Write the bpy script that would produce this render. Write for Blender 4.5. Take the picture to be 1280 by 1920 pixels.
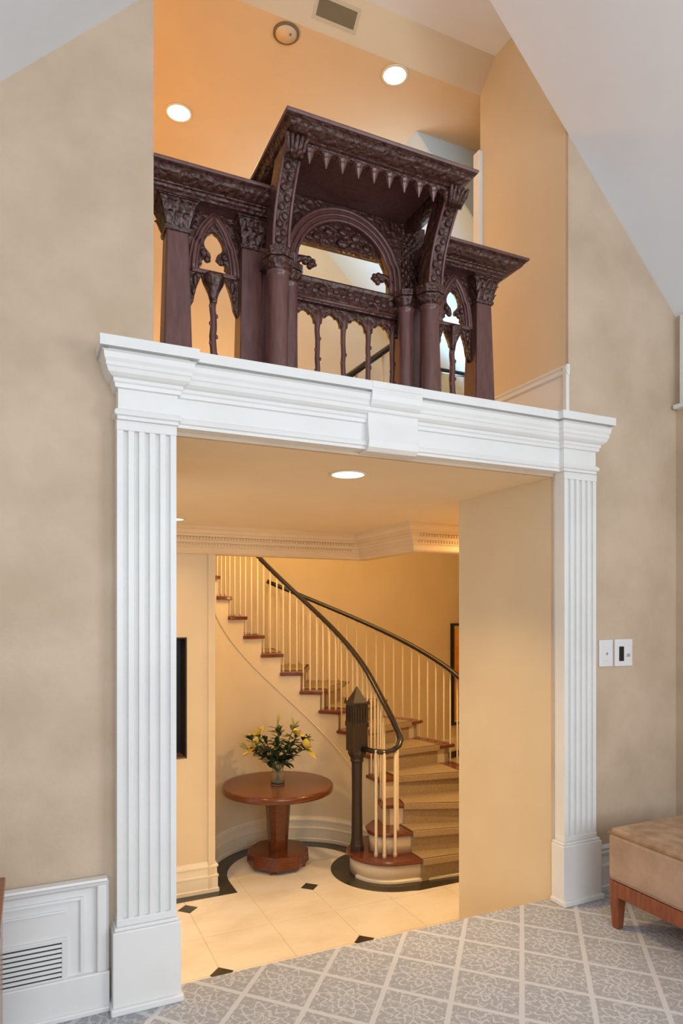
import bpy, bmesh, math, random
from mathutils import Vector, Matrix
random.seed(7)
for o in list(bpy.data.objects): bpy.data.objects.remove(o)
S = bpy.context.scene
COL = S.collection
pi, cos, sin, rad = math.pi, math.cos, math.sin, math.radians

# ------------------------------------------------------------------ camera
F_PX = 1255.0
YAW = math.atan(F_PX / 2700.0)
cam = bpy.data.cameras.new('camera'); camo = bpy.data.objects.new('camera', cam); COL.objects.link(camo)
cam.sensor_fit = 'HORIZONTAL'; cam.sensor_width = 36.0; cam.lens = 36.0 * F_PX / 1280.0
cam.shift_y = (1148 - 960) / 1280.0
cam.clip_start = 0.05
camo.location = (0, 0, 1.5); camo.rotation_euler = (pi / 2, 0, -YAW)
S.camera = camo

# ------------------------------------------------------------------ light, exposure
S.view_settings.view_transform = 'Standard'; S.view_settings.look = 'None'
S.view_settings.exposure = 0.0; S.view_settings.gamma = 1.0; S.view_settings.use_curve_mapping = False
w = bpy.data.worlds.new('world'); S.world = w; w.use_nodes = True
bg = w.node_tree.nodes['Background']; bg.inputs[0].default_value = (0.86, 0.93, 1.0, 1); bg.inputs[1].default_value = 1.0
WARM = (1.0, 0.64, 0.27)
def area(name, loc, target, sx, sy, power, color, spread=180, shape='RECTANGLE'):
    l = bpy.data.lights.new(name, 'AREA'); l.shape = shape; l.size = sx
    if shape in ('RECTANGLE', 'ELLIPSE'): l.size_y = sy
    l.energy = power; l.color = color; l.spread = rad(spread)
    o = bpy.data.objects.new(name, l); COL.objects.link(o); o.location = loc
    d = Vector(target) - Vector(loc)
    o.rotation_euler = d.to_track_quat('-Z', 'Y').to_euler()
    return o
# daylight through the windows behind the viewer and in the right-hand wall of the room
area('window_daylight', (.35, -3.0, 2.25), (.9, 2.7, 1.9), 3.3, 2.0, 108, (0.86, 0.93, 1.0))
area('side_window_daylight', (3.28, -1.2, 1.75), (0.0, 1.0, 1.6), 1.6, 1.3, 56, (0.88, 0.94, 1.0))
# added cool fill, hidden below the sightline and aimed at the hall's sloping ceiling
area('slope_daylight_fill', (3.42, 4.70, 3.02), (2.92, 4.70, 4.20), 0.4, 1.1, 12, (0.48, 0.77, 1.0), 58)
point_fills = [('hall_wall_fill', (1.55, 4.85, 2.85), 22)]  # added warm fill, unseen, washes the hall's far wall
def point(name, loc, power, r=0.12, color=WARM):
    l = bpy.data.lights.new(name, 'POINT'); l.energy = power; l.color = color; l.shadow_soft_size = r
    o = bpy.data.objects.new(name, l); COL.objects.link(o); o.location = loc; return o
for nm_, lc_, pw_ in point_fills: point(nm_, lc_, pw_, 0.12, (1.0, .57, .20))
# added lights, all out of view, filling the stairwell, foyer and upper hall
point('stairwell_fill_light', (2.25, 5.80, 2.5), 46, 0.25)
point('upper_stairwell_light', (3.7, 6.6, 3.4), 48, 0.25)
point('foyer_far_light', (5.6, 6.2, 1.6), 26, 0.2)
point('hall_fill_light', (-.95, 3.62, 3.1), 42, 0.2, (1.0, .57, .21))

# ------------------------------------------------------------------ materials
def newmat(name):
    m = bpy.data.materials.new(name); m.use_nodes = True
    nt = m.node_tree; b = nt.nodes['Principled BSDF']; return m, nt, b
def N(nt, t, **kw):
    n = nt.nodes.new(t)
    for k, v in kw.items(): setattr(n, k, v)
    return n
def L(nt, a, b): nt.links.new(a, b)
def ramp(nt, fac, stops):
    r = N(nt, 'ShaderNodeValToRGB'); e = r.color_ramp.elements
    while len(e) < len(stops): e.new(0.5)
    for x, (p, c) in zip(e, stops): x.position = p; x.color = (*c, 1)
    L(nt, fac, r.inputs[0]); return r.outputs[0]
def coords(nt, scale=(1, 1, 1)):
    tc = N(nt, 'ShaderNodeNewGeometry'); mp = N(nt, 'ShaderNodeMapping'); mp.inputs['Scale'].default_value = scale
    L(nt, tc.outputs['Position'], mp.inputs[0]); return mp.outputs[0]
def noise(nt, vec, scale, detail=4, rough=.55):
    n = N(nt, 'ShaderNodeTexNoise'); n.inputs['Scale'].default_value = scale
    n.inputs['Detail'].default_value = detail; n.inputs['Roughness'].default_value = rough
    L(nt, vec, n.inputs['Vector']); return n.outputs[0]
def bump(nt, b, h, strength, dist=.01):
    k = N(nt, 'ShaderNodeBump'); k.inputs['Strength'].default_value = strength; k.inputs['Distance'].default_value = dist
    L(nt, h, k.inputs['Height']); L(nt, k.outputs[0], b.inputs['Normal'])
def M_noise(name, c1, c2, scale, rough=.5, b_str=0, sc3=(1, 1, 1), lo=.35, hi=.65, coat=0, bscale=None, spec=.5):
    m, nt, b = newmat(name); v = coords(nt, sc3); n = noise(nt, v, scale)
    L(nt, ramp(nt, n, [(lo, c1), (hi, c2)]), b.inputs['Base Color'])
    b.inputs['Roughness'].default_value = rough; b.inputs['Coat Weight'].default_value = coat
    b.inputs['Specular IOR Level'].default_value = spec
    if coat: b.inputs['Coat Roughness'].default_value = .12
    if b_str: bump(nt, b, noise(nt, v, bscale or scale * 3), b_str)
    return m
MAT = {}
MAT['plaster'] = M_noise('beige_plaster', (.54, .415, .295), (.635, .50, .37), 3.2, .75, .25, bscale=28)
MAT['cream'] = M_noise('cream_paint', (.70, .575, .39), (.74, .615, .425), 2.0, .6, .04, bscale=60)
MAT['white'] = M_noise('white_trim_paint', (.80, .80, .785), (.84, .84, .825), 4, .38)
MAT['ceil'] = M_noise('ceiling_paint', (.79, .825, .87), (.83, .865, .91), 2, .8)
MAT['hall_daytint'] = M_noise('daylight_tinted_ceiling_paint', (.60, .77, .90), (.64, .81, .94), 2, .7)  # white slope; cool daylight is put into its colour as blue
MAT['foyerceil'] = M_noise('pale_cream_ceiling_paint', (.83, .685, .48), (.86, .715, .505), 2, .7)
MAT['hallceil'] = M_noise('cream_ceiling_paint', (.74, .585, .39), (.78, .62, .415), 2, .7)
# dark carved wood
def wood(name, c1, c2, grain=(14, 14, 2.0), rough=.32, carve=0, coat=.25):
    m, nt, b = newmat(name); v = coords(nt, grain); n = noise(nt, v, 5, 6)
    col = ramp(nt, n, [(.3, c1), (.7, c2)])
    b.inputs['Roughness'].default_value = rough; b.inputs['Coat Weight'].default_value = coat
    b.inputs['Coat Roughness'].default_value = .2
    if carve:
        v2 = coords(nt); vo = N(nt, 'ShaderNodeTexVoronoi'); vo.feature = 'SMOOTH_F1'; vo.inputs['Scale'].default_value = 48
        wv = N(nt, 'ShaderNodeVectorMath', operation='ADD'); nz = N(nt, 'ShaderNodeTexNoise'); nz.inputs['Scale'].default_value = 26
        sc = N(nt, 'ShaderNodeVectorMath', operation='SCALE'); sc.inputs['Scale'].default_value = .035
        L(nt, v2, nz.inputs['Vector']); L(nt, nz.outputs['Color'], sc.inputs[0]); L(nt, v2, wv.inputs[0]); L(nt, sc.outputs[0], wv.inputs[1])
        L(nt, wv.outputs[0], vo.inputs['Vector'])
        bump(nt, b, vo.outputs['Distance'], .9, .012 * carve)
    L(nt, col, b.inputs['Base Color']); return m
MAT['dwood'] = wood('dark_mahogany', (.095, .037, .032), (.160, .066, .056), rough=.36)
MAT['cwood'] = wood('carved_dark_mahogany', (.040, .014, .010), (.098, .034, .025), carve=1.2, rough=.38)
MAT['redwood'] = wood('polished_red_mahogany', (.10, .024, .008), (.165, .044, .013), grain=(3, 14, 14), rough=.24, coat=.2)
MAT['tread'] = wood('red_brown_tread_wood', (.11, .022, .010), (.19, .042, .018), grain=(4, 10, 10), rough=.2, coat=.4)
MAT['rail'] = wood('black_brown_handrail', (.012, .009, .007), (.026, .018, .013), rough=.25)
MAT['newel'] = wood('brown_black_newel_wood', (.022, .013, .008), (.045, .026, .015), rough=.5, coat=0)
MAT['legwood'] = wood('cherry_leg_wood', (.20, .050, .018), (.30, .085, .03), rough=.25)
MAT['marble'] = M_noise('cream_marble', (.80, .73, .63), (.89, .85, .79), 2.6, .16, sc3=(1, 1.6, 1), lo=.3, hi=.6, spec=.5)
MAT['grout'] = M_noise('marble_grout', (.62, .53, .42), (.70, .60, .48), 8, .6)
MAT['black_marble'] = M_noise('dark_green_black_marble', (.022, .019, .013), (.060, .048, .030), 9, .16)
MAT['runner'] = M_noise('tan_stair_carpet', (.36, .26, .15), (.44, .325, .19), 70, .95, .4, spec=.1)
MAT['stringer'] = M_noise('cream_stair_paint', (.72, .60, .42), (.76, .64, .455), 2, .45)
MAT['ivory'] = M_noise('ivory_paint', (.80, .72, .57), (.84, .76, .60), 4, .35)
MAT['black'] = M_noise('black_lacquer', (.008, .007, .007), (.014, .012, .011), 4, .35)
MAT['niche'] = M_noise('dark_brown_niche_lining', (.012, .009, .007), (.022, .016, .012), 4, .5)
MAT['brown'] = M_noise('brown_wood_sill', (.13, .075, .04), (.18, .105, .06), 6, .4)
MAT['bench'] = M_noise('taupe_velvet', (.34, .225, .16), (.52, .365, .27), 5.5, .55, .35, lo=.3, hi=.7, bscale=40)
MAT['benchtop'] = M_noise('tufted_taupe_velvet', (.26, .17, .10), (.46, .32, .215), 11, .5, .6, lo=.32, hi=.66, bscale=22)
MAT['plate'] = M_noise('white_plastic', (.80, .80, .81), (.84, .84, .85), 4, .3)
MAT['greyp'] = M_noise('grey_plastic', (.28, .27, .26), (.34, .33, .32), 4, .4)
MAT['brass'] = M_noise('pale_brass', (.45, .38, .25), (.5, .42, .3), 4, .35)
MAT['ventdark'] = M_noise('dark_duct', (.05, .05, .055), (.07, .07, .075), 4, .8)
MAT['vent_tan'] = M_noise('tan_vent_metal', (.62, .49, .32), (.66, .53, .35), 4, .5)
MAT['vent_gap'] = M_noise('brown_duct', (.19, .14, .075), (.23, .17, .09), 4, .8)
MAT['leaf'] = M_noise('dark_green_leaf', (.012, .035, .016), (.035, .075, .028), 30, .45)
MAT['leaf2'] = M_noise('mid_green_leaf', (.05, .10, .025), (.11, .18, .045), 30, .45)
MAT['lily'] = M_noise('yellow_lily_petal', (.72, .52, .06), (.85, .70, .18), 30, .5)
MAT['bud'] = M_noise('yellow_green_bud', (.35, .38, .08), (.50, .48, .12), 30, .5)
MAT['orange_paint'] = M_noise('orange_oil_paint', (.75, .22, .02), (.85, .42, .05), 4, .5)
MAT['mat_board'] = M_noise('cream_mat_board', (.72, .62, .45), (.75, .65, .48), 4, .7)
m, nt, b = newmat('vase_glass'); b.inputs['Base Color'].default_value = (.92, .95, .85, 1); b.inputs['Roughness'].default_value = .03
b.inputs['Transmission Weight'].default_value = .95; b.inputs['IOR'].default_value = 1.35; MAT['glass'] = m
def emis(name, col, st):
    m, nt, b = newmat(name); b.inputs['Base Color'].default_value = (*col, 1)
    b.inputs['Emission Color'].default_value = (*col, 1); b.inputs['Emission Strength'].default_value = st; return m
MAT['lamp'] = emis('lit_lamp_diffuser', (1, .86, .62), 9)
# carpet with an off-white diamond lattice and a flower in every diamond
def carpet():
    m, nt, b = newmat('grey_lattice_floral_carpet')
    g = N(nt, 'ShaderNodeNewGeometry')
    def dot(v, per):
        d = N(nt, 'ShaderNodeVectorMath', operation='DOT_PRODUCT'); d.inputs[1].default_value = (v[0] / per, v[1] / per, 0)
        L(nt, g.outputs['Position'], d.inputs[0]); return d.outputs['Value']
    def mth(op, a, c=None, c2=None):
        n = N(nt, 'ShaderNodeMath', operation=op)
        for i, x in enumerate((a, c, c2)):
            if x is None: continue
            if isinstance(x, (int, float)): n.inputs[i].default_value = x
            else: L(nt, x, n.inputs[i])
        return n.outputs[0]
    p = dot((.766, -.643), .264); q = dot((.735, .678), .254)
    fp = mth('SUBTRACT', mth('FRACT', mth('ADD', p, .5)), .5); fq = mth('SUBTRACT', mth('FRACT', mth('ADD', q, .5)), .5)   # 0 on the lines
    wob = mth('MULTIPLY', mth('SUBTRACT', noise(nt, coords(nt), 60, 2), .5), .03)
    lp = mth('LESS_THAN', mth('ABSOLUTE', mth('ADD', fp, wob)), .040); lq = mth('LESS_THAN', mth('ABSOLUTE', mth('ADD', fq, wob)), .040)
    line = mth('MAXIMUM', lp, lq)
    cp = mth('SUBTRACT', mth('FRACT', p), .5); cq = mth('SUBTRACT', mth('FRACT', q), .5)      # 0 in the middle of the diamond
    # axes of the flower run along the diamond's diagonals
    ux = mth('ADD', cp, cq); uy = mth('SUBTRACT', cq, cp)
    r = mth('SQRT', mth('ADD', mth('MULTIPLY', ux, ux), mth('MULTIPLY', uy, uy))); th = mth('ARCTAN2', uy, ux)
    def petals(k, ph, r0, amp, wid):
        rr = mth('ADD', mth('MULTIPLY', mth('COSINE', mth('ADD', mth('MULTIPLY', th, k), ph)), amp), r0)
        return mth('LESS_THAN', mth('ABSOLUTE', mth('SUBTRACT', r, rr)), wid)
    fl = mth('MAXIMUM', petals(6, .4, .12, .06, .035), petals(8, 1.0, .30, .07, .035))
    fl = mth('MAXIMUM', fl, petals(10, 0, .52, .10, .028))
    nz = noise(nt, coords(nt), 55, 3, .6)
    sp = mth('MULTIPLY', mth('SMOOTHSTEP' if False else 'GREATER_THAN', nz, .56), .6)
    brk = mth('GREATER_THAN', noise(nt, coords(nt), 38, 2), .42)
    fl = mth('MULTIPLY', fl, mth('ADD', mth('MULTIPLY', brk, .7), .1))
    fac = mth('MAXIMUM', line, mth('MAXIMUM', fl, sp))
    fac = mth('MINIMUM', mth('ADD', mth('MULTIPLY', fac, .85), mth('MULTIPLY', noise(nt, coords(nt), 160, 2), .25)), 1.0)
    L(nt, ramp(nt, fac, [(.05, (.385, .388, .405)), (.95, (.64, .645, .665))]), b.inputs['Base Color'])
    b.inputs['Roughness'].default_value = .95; b.inputs['Specular IOR Level'].default_value = .1
    bump(nt, b, noise(nt, coords(nt), 300, 2), .4, .004)
    return m
MAT['carpet'] = carpet()

# ------------------------------------------------------------------ mesh helpers
class MB:
    def __init__(s): s.v = []; s.f = []; s.sm = []
    def add(s, vs, fs, smooth=False):
        k = len(s.v); s.v += [tuple(p) for p in vs]; s.f += [tuple(i + k for i in f) for f in fs]; s.sm += [smooth] * len(fs); return s
    def box(s, x0, x1, y0, y1, z0, z1):
        return s.add([(x0, y0, z0), (x1, y0, z0), (x1, y1, z0), (x0, y1, z0), (x0, y0, z1), (x1, y0, z1), (x1, y1, z1), (x0, y1, z1)],
                     [(0, 3, 2, 1), (4, 5, 6, 7), (0, 1, 5, 4), (1, 2, 6, 5), (2, 3, 7, 6), (3, 0, 4, 7)])
    def frustum(s, cx, cy, z0, z1, w0, d0, w1, d1):
        vs = [(cx + a * w0, cy + c * d0, z0) for a, c in ((-.5, -.5), (.5, -.5), (.5, .5), (-.5, .5))] + [(cx + a * w1, cy + c * d1, z1) for a, c in ((-.5, -.5), (.5, -.5), (.5, .5), (-.5, .5))]
        return s.add(vs, [(0, 3, 2, 1), (4, 5, 6, 7), (0, 1, 5, 4), (1, 2, 6, 5), (2, 3, 7, 6), (3, 0, 4, 7)])
    def prism_xz(s, poly, y0, y1):
        n = len(poly); vs = [(x, y0, z) for x, z in poly] + [(x, y1, z) for x, z in poly]
        return s.add(vs, [tuple(range(n)), tuple(range(2 * n - 1, n - 1, -1))] + [(i, i + n, (i + 1) % n + n, (i + 1) % n) for i in range(n)])
    def prism_yz(s, poly, x0, x1):
        n = len(poly); vs = [(x0, y, z) for y, z in poly] + [(x1, y, z) for y, z in poly]
        return s.add(vs, [tuple(range(n - 1, -1, -1)), tuple(range(n, 2 * n))] + [(i, (i + 1) % n, (i + 1) % n + n, i + n) for i in range(n)])
    def prism_xy(s, poly, z0, z1, smooth=False):
        n = len(poly); vs = [(x, y, z0) for x, y in poly] + [(x, y, z1) for x, y in poly]
        s.add(vs, [tuple(range(n - 1, -1, -1)), tuple(range(n, 2 * n))])
        k = len(s.v) - 2 * n
        s.f += [(k + i, k + (i + 1) % n, k + (i + 1) % n + n, k + i + n) for i in range(n)]; s.sm += [smooth] * n; return s
    def lathe(s, prof, cx, cy, n=24, smooth=True, lobes=0, amp=0):
        vs = []; fs = []
        for r, z in prof:
            for i in range(n):
                a = 2 * pi * i / n; rr = r * (1 + (amp * cos(lobes * a) if lobes else 0)); vs.append((cx + rr * cos(a), cy + rr * sin(a), z))
        for j in range(len(prof) - 1):
            for i in range(n): fs.append((j * n + i, j * n + (i + 1) % n, (j + 1) * n + (i + 1) % n, (j + 1) * n + i))
        s.add(vs, fs, smooth)
        k = len(s.v) - len(vs); e = len(prof) - 1
        s.f += [tuple(k + i for i in range(n - 1, -1, -1)), tuple(k + e * n + i for i in range(n))]; s.sm += [False, False]; return s
    def tube(s, pts, r, n=8, smooth=True, flat=None):
        pts = [Vector(p) for p in pts]; vs = []; fs = []
        up = Vector((0, 0, 1))
        for i, p in enumerate(pts):
            d = (pts[min(i + 1, len(pts) - 1)] - pts[max(i - 1, 0)]).normalized()
            if abs(d.z) > .95: up = Vector((0, 1, 0))
            else: up = Vector((0, 0, 1))
            a = d.cross(up).normalized(); c = a.cross(d).normalized()
            rr = r[i] if isinstance(r, (list, tuple)) else r
            for k in range(n):
                t = 2 * pi * k / n; vs.append(p + a * rr * cos(t) + c * rr * sin(t) * (flat or 1))
        m = len(pts)
        for i in range(m - 1):
            for k in range(n): fs.append((i * n + k, i * n + (k + 1) % n, (i + 1) * n + (k + 1) % n, (i + 1) * n + k))
        s.add(vs, fs, smooth); q = len(s.v) - len(vs)
        s.f += [tuple(q + k for k in range(n - 1, -1, -1)), tuple(q + (m - 1) * n + k for k in range(n))]; s.sm += [False, False]; return s
    def ball(s, c, rx, ry=None, rz=None, n=8, m=6, smooth=True):
        ry = ry or rx; rz = rz or rx; vs = []; fs = []
        for j in range(m + 1):
            t = pi * j / m
            for i in range(n):
                a = 2 * pi * i / n; vs.append((c[0] + rx * sin(t) * cos(a), c[1] + ry * sin(t) * sin(a), c[2] + rz * cos(t)))
        for j in range(m):
            for i in range(n): fs.append((j * n + i, (j + 1) * n + i, (j + 1) * n + (i + 1) % n, j * n + (i + 1) % n))
        return s.add(vs, fs, smooth)
    def sweep(s, path, prof, side=1, closed_prof=True):
        # path in plan, profile of (outward offset, z); mitred corners; side picks the outward side
        P = [Vector(p) for p in path]; n = len(P); rings = []
        for i, p in enumerate(P):
            def nrm(a, c):
                d = (c - a).normalized(); return Vector((d.y, -d.x)) * side
            if i == 0: mv = nrm(P[0], P[1])
            elif i == n - 1: mv = nrm(P[-2], P[-1])
            else:
                n1, n2 = nrm(P[i - 1], p), nrm(p, P[i + 1]); h = (n1 + n2)
                if h.length < 1e-6: mv = n1
                else:
                    h.normalize(); mv = h / max(h.dot(n1), .2)
            rings.append([(p.x + mv.x * o, p.y + mv.y * o, z) for o, z in prof])
        k = len(prof); vs = [q for r in rings for q in r]; fs = []
        for i in range(n - 1):
            for j in range(k if closed_prof else k - 1):
                fs.append((i * k + j, i * k + (j + 1) % k, (i + 1) * k + (j + 1) % k, (i + 1) * k + j))
        fs += [tuple(range(k - 1, -1, -1)), tuple((n - 1) * k + j for j in range(k))]
        return s.add(vs, fs)
    def mesh(s, name):
        me = bpy.data.meshes.new(name); me.from_pydata(s.v, [], s.f)
        me.polygons.foreach_set('use_smooth', s.sm); me.update()
        bm = bmesh.new(); bm.from_mesh(me); bmesh.ops.recalc_face_normals(bm, faces=bm.faces); bm.to_mesh(me); bm.free()
        return me
    def build(s, name, mat, parent=None, bevel=0):
        return link(name, s.mesh(name), mat, parent, bevel)
def link(name, me, mat, parent=None, bevel=0, loc=None, rot=None):
    o = bpy.data.objects.new(name, me); COL.objects.link(o)
    if mat and not me.materials: me.materials.append(MAT[mat])
    if loc: o.location = loc
    if rot: o.rotation_euler = rot
    if bevel:
        md = o.modifiers.new('bevel', 'BEVEL'); md.width = bevel; md.segments = 2; md.limit_method = 'ANGLE'; md.angle_limit = rad(40)
    if parent: setparent(o, parent)
    return o
def wm(o):
    m = Matrix.LocRotScale(o.location, o.rotation_euler, o.scale)
    return (wm(o.parent) @ o.matrix_parent_inverse @ m) if o.parent else m
def setparent(o, p):
    o.parent = p; o.matrix_parent_inverse = wm(p).inverted()
def thing(name, label, cat, loc=(0, 0, 0), group=None, kind=None):
    o = bpy.data.objects.new(name, None); o.empty_display_size = .1; COL.objects.link(o); o.location = loc
    return tag(o, label, cat, group, kind)
def tag(o, label, cat=None, group=None, kind=None):
    o['label'] = label
    if cat: o['category'] = cat
    if group: o['group'] = group
    if kind: o['kind'] = kind
    return o
def struct(name, mb, mat, label, cat, bevel=0):
    return tag(mb.build(name, mat, None, bevel), label, cat, None, 'structure')
def arc(cx, cy, r, a0, a1, n):
    return [(cx + r * cos(rad(a0 + (a1 - a0) * i / n)), cy + r * sin(rad(a0 + (a1 - a0) * i / n))) for i in range(n + 1)]
def fret(name, outer, holes, y0, y1, mat, parent, bev=.004):
    # a pierced flat panel: outline and holes in (x, z), thickness from y0 to y1
    cu = bpy.data.curves.new(name, 'CURVE'); cu.dimensions = '2D'; cu.fill_mode = 'BOTH'
    cu.extrude = (y1 - y0) / 2 - bev; cu.bevel_depth = bev; cu.bevel_resolution = 1; cu.offset = -bev
    for poly in [outer] + holes:
        sp = cu.splines.new('POLY'); sp.points.add(len(poly) - 1); sp.use_cyclic_u = True
        for q, (x, z) in zip(sp.points, poly): q.co = (x, z, 0, 1)
    t = bpy.data.objects.new('tmp', cu); COL.objects.link(t)
    dg = bpy.context.evaluated_depsgraph_get(); me = bpy.data.meshes.new_from_object(t.evaluated_get(dg))
    bpy.data.objects.remove(t); bpy.data.curves.remove(cu)
    me.transform(Matrix(((1, 0, 0, 0), (0, 0, -1, (y0 + y1) / 2), (0, 1, 0, 0), (0, 0, 0, 1))))
    me.materials.clear(); return link(name, me, mat, parent)

# ================================================================== THE SETTING
FZ = -.85          # foyer floor
D = 2.70           # face of the portal wall
CZ = 2.206         # passage and foyer ceiling
rakeL = lambda x: x + 3.505
rakeR = lambda x: 6.600 - x
RX = 1.5475; RZ = RX + 3.505
struct('floor', MB().box(-1.6, 3.42, -3.2, 2.72, -.12, 0), 'carpet', 'grey carpet with a white diamond lattice and flowers', 'floor')
# steps going down from the carpet to the foyer, hidden behind the carpet edge from here
st = thing('floor_steps', 'marble steps dropping from the carpet edge into the foyer', 'steps', (1.5, 2.72, FZ), kind='structure')
for i in range(4):
    MB().box(.52, 2.475, 2.72 + .27 * i, 2.72 + .27 * (i + 1), FZ - .05, -.17 * (i + 1)).build('step', 'marble', st)
wallpoly = [(-1.6, 0), (.52, 0), (.52, CZ), (2.475, CZ), (2.475, 0), (3.42, 0), (3.42, rakeR(3.42)), (2.575, rakeR(2.575)), (2.575, 2.46), (.44, 2.46), (.44, rakeL(.44)), (-1.6, rakeL(-1.6))]
struct('wall_front', MB().prism_xz(wallpoly, D, D + .02), 'plaster', 'beige mottled plaster gable wall around the white portal', 'wall')
# thick wall behind the plaster: passage sides below, balcony reveals above
struct('wall_passage_left', MB().box(-1.6, .52, D + .02, 3.55, FZ - .1, CZ), 'cream', 'cream painted left side of the passage', 'wall')
struct('wall_passage_right', MB().box(2.475, 6.9, D + .02, 3.55, FZ - .1, CZ), 'cream', 'cream painted right side of the passage under the balcony', 'wall')
struct('wall_reveal_left', MB().box(-1.6, .44, D + .02, 3.463, 2.46, 5.1), 'cream', 'cream left side of the balcony opening', 'wall')
struct('wall_reveal_right', MB().box(2.575, 4.6, D + .02, 3.463, 2.46, 5.1), 'cream', 'cream right side of the balcony opening beside the carved wood', 'wall')
# room ceiling slopes, side and back walls
T = .08
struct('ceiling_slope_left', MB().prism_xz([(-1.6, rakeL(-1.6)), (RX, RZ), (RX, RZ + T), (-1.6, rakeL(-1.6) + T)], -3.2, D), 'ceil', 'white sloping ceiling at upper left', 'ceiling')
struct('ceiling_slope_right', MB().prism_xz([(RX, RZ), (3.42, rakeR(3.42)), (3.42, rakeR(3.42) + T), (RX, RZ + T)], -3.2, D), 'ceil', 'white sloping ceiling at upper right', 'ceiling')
# right wall with a window (its white casing shows at the frame's edge), left wall, back wall with a large window
RW = 3.39
wr = MB(); wy0, wy1, wz0, wz1 = 1.25, 2.58, 1.0, 3.1
zr = rakeR(RW)
wr.box(RW, RW + .12, -3.2, D, 0, 1.0)
wr.box(RW, RW + .12, -.35, D, 1.0, zr).box(RW, RW + .12, -3.2, -2.05, 1.0, zr).box(RW, RW + .12, -2.05, -.35, 2.45, zr)
struct('wall_right', wr, 'plaster', 'beige plaster wall at the right edge behind the bench', 'wall')
wn = thing('window_1', 'white window casing at the right edge of the picture', 'window', (RW, 2.3, 2.68), kind='structure')
MB().box(RW - .022, RW + .001, 2.05, 2.66, 2.69, 3.20).build('casing', 'white', wn, .004)
MB().box(RW - .045, RW + .001, 2.03, 2.685, 2.665, 2.69).build('sill', 'white', wn, .004)
wl = MB(); wl.box(-1.72, -1.6, -3.2, D, 0, 2.0)
struct('wall_left', wl, 'plaster', 'beige plaster wall left of the viewer', 'wall')
wb = MB(); wb.box(-1.7, -1.4, -3.3, -3.2, 0, 5.1).box(2.1, 3.5, -3.3, -3.2, 0, 5.1).box(-1.4, 2.1, -3.3, -3.2, 0, .6).box(-1.4, 2.1, -3.3, -3.2, 3.2, 5.1)
struct('wall_back', wb, 'plaster', 'beige plaster wall behind the viewer with a wide window', 'wall')

# ------------------------------------------------------------------ portal: pilasters, entablature, keystone
def pilaster(name, x0, x1, px0, px1, label):
    t = thing(name, label, 'pilaster', ((x0 + x1) / 2, D - .05, 0), kind='structure')
    mb = MB(); mb.box(px0, px1, 2.61, D, .02, .305).box(px0 + .006, px1 - .006, 2.617, D, .305, .318)
    mb.build('plinth', 'white', t, .004)
    MB().box(px0 - .008, px1 + .008, 2.595, D, 0, .028).build('plinth_shoe', 'white', t, .006)
    # shaft: fluted cross-section
    n = 5; edge = .012; fw = (x1 - x0 - 2 * edge) / n; poly = [(x0, D), (x0, 2.63)]
    for i in range(n):
        a = x0 + edge + i * fw + .010; c = a + fw - .020; mid = (a + c) / 2; r = (c - a) / 2
        poly += [(a, 2.63)] + [(mid - r * cos(pi * k / 6), 2.63 + .017 * sin(pi * k / 6)) for k in range(1, 6)] + [(c, 2.63)]
    poly += [(x1, 2.63), (x1, D)]
    MB().prism_xy(poly, .318, 2.205).build('fluted_shaft', 'white', t)
    MB().box(x0 - .002, x1 + .002, 2.627, D - .001, .3185, .345).build('shaft_foot', 'white', t, .003)
    MB().box(x0 - .002, x1 + .002, 2.627, D - .001, 2.185, 2.2235).build('shaft_head', 'white', t, .003)
    return t
pilaster('trim_1', .295, .515, .278, .530, 'large white fluted pilaster at the left of the opening')
pilaster('trim_2', 2.482, 2.700, 2.458, 2.720, 'white fluted pilaster at the right of the opening beside the switches')
ent = thing('trim_3', 'white moulded entablature with a keystone across the top of the opening', 'cornice', (1.49, D, 2.2), kind='structure')
prof = [(0, 2.505), (.125, 2.505), (.125, 2.466), (.094, 2.466), (.094, 2.457), (.117, 2.456), (.110, 2.450), (.108, 2.43), (.102, 2.418), (.102, 2.405), (.098, 2.40), (.093, 2.385), (.083, 2.375), (.073, 2.370), (.073, 2.358), (.068, 2.352), (.066, 2.338), (.055, 2.335), (.055, 2.262), (.064, 2.258), (.069, 2.248), (.066, 2.238), (.058, 2.234), (.058, 2.222), (0, 2.222)]
path_l = [(.352, 2.74), (.352, 2.67), (.462, 2.67), (.462, 2.70)]
path_r = [(2.520, 2.70), (2.520, 2.67), (2.626, 2.67), (2.626, 2.74)]
MB().sweep(path_l + path_r, prof).build('cornice', 'white', ent)
MB().box(.25, 2.70, 2.60, 2.735, 2.47, 2.504).build('cornice_top', 'white', ent)
# keystone: bulging block, a little proud of the entablature
kp = [(D, 2.506), (2.572, 2.506), (2.572, 2.478), (2.576, 2.472)]
kp += [(2.573 + .05 * (1 - cos(pi / 2 * k / 5)) * .7, 2.472 - .075 * sin(pi / 2 * k / 5)) for k in range(1, 6)]
kp += [(2.615, 2.375), (2.618, 2.345), (2.612, 2.30), (2.605, 2.255), (2.612, 2.228), (2.632, 2.212), (D, 2.210)]
MB().prism_yz(kp, 1.345, 1.600).build('keystone', 'white', ent, .002)
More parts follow.
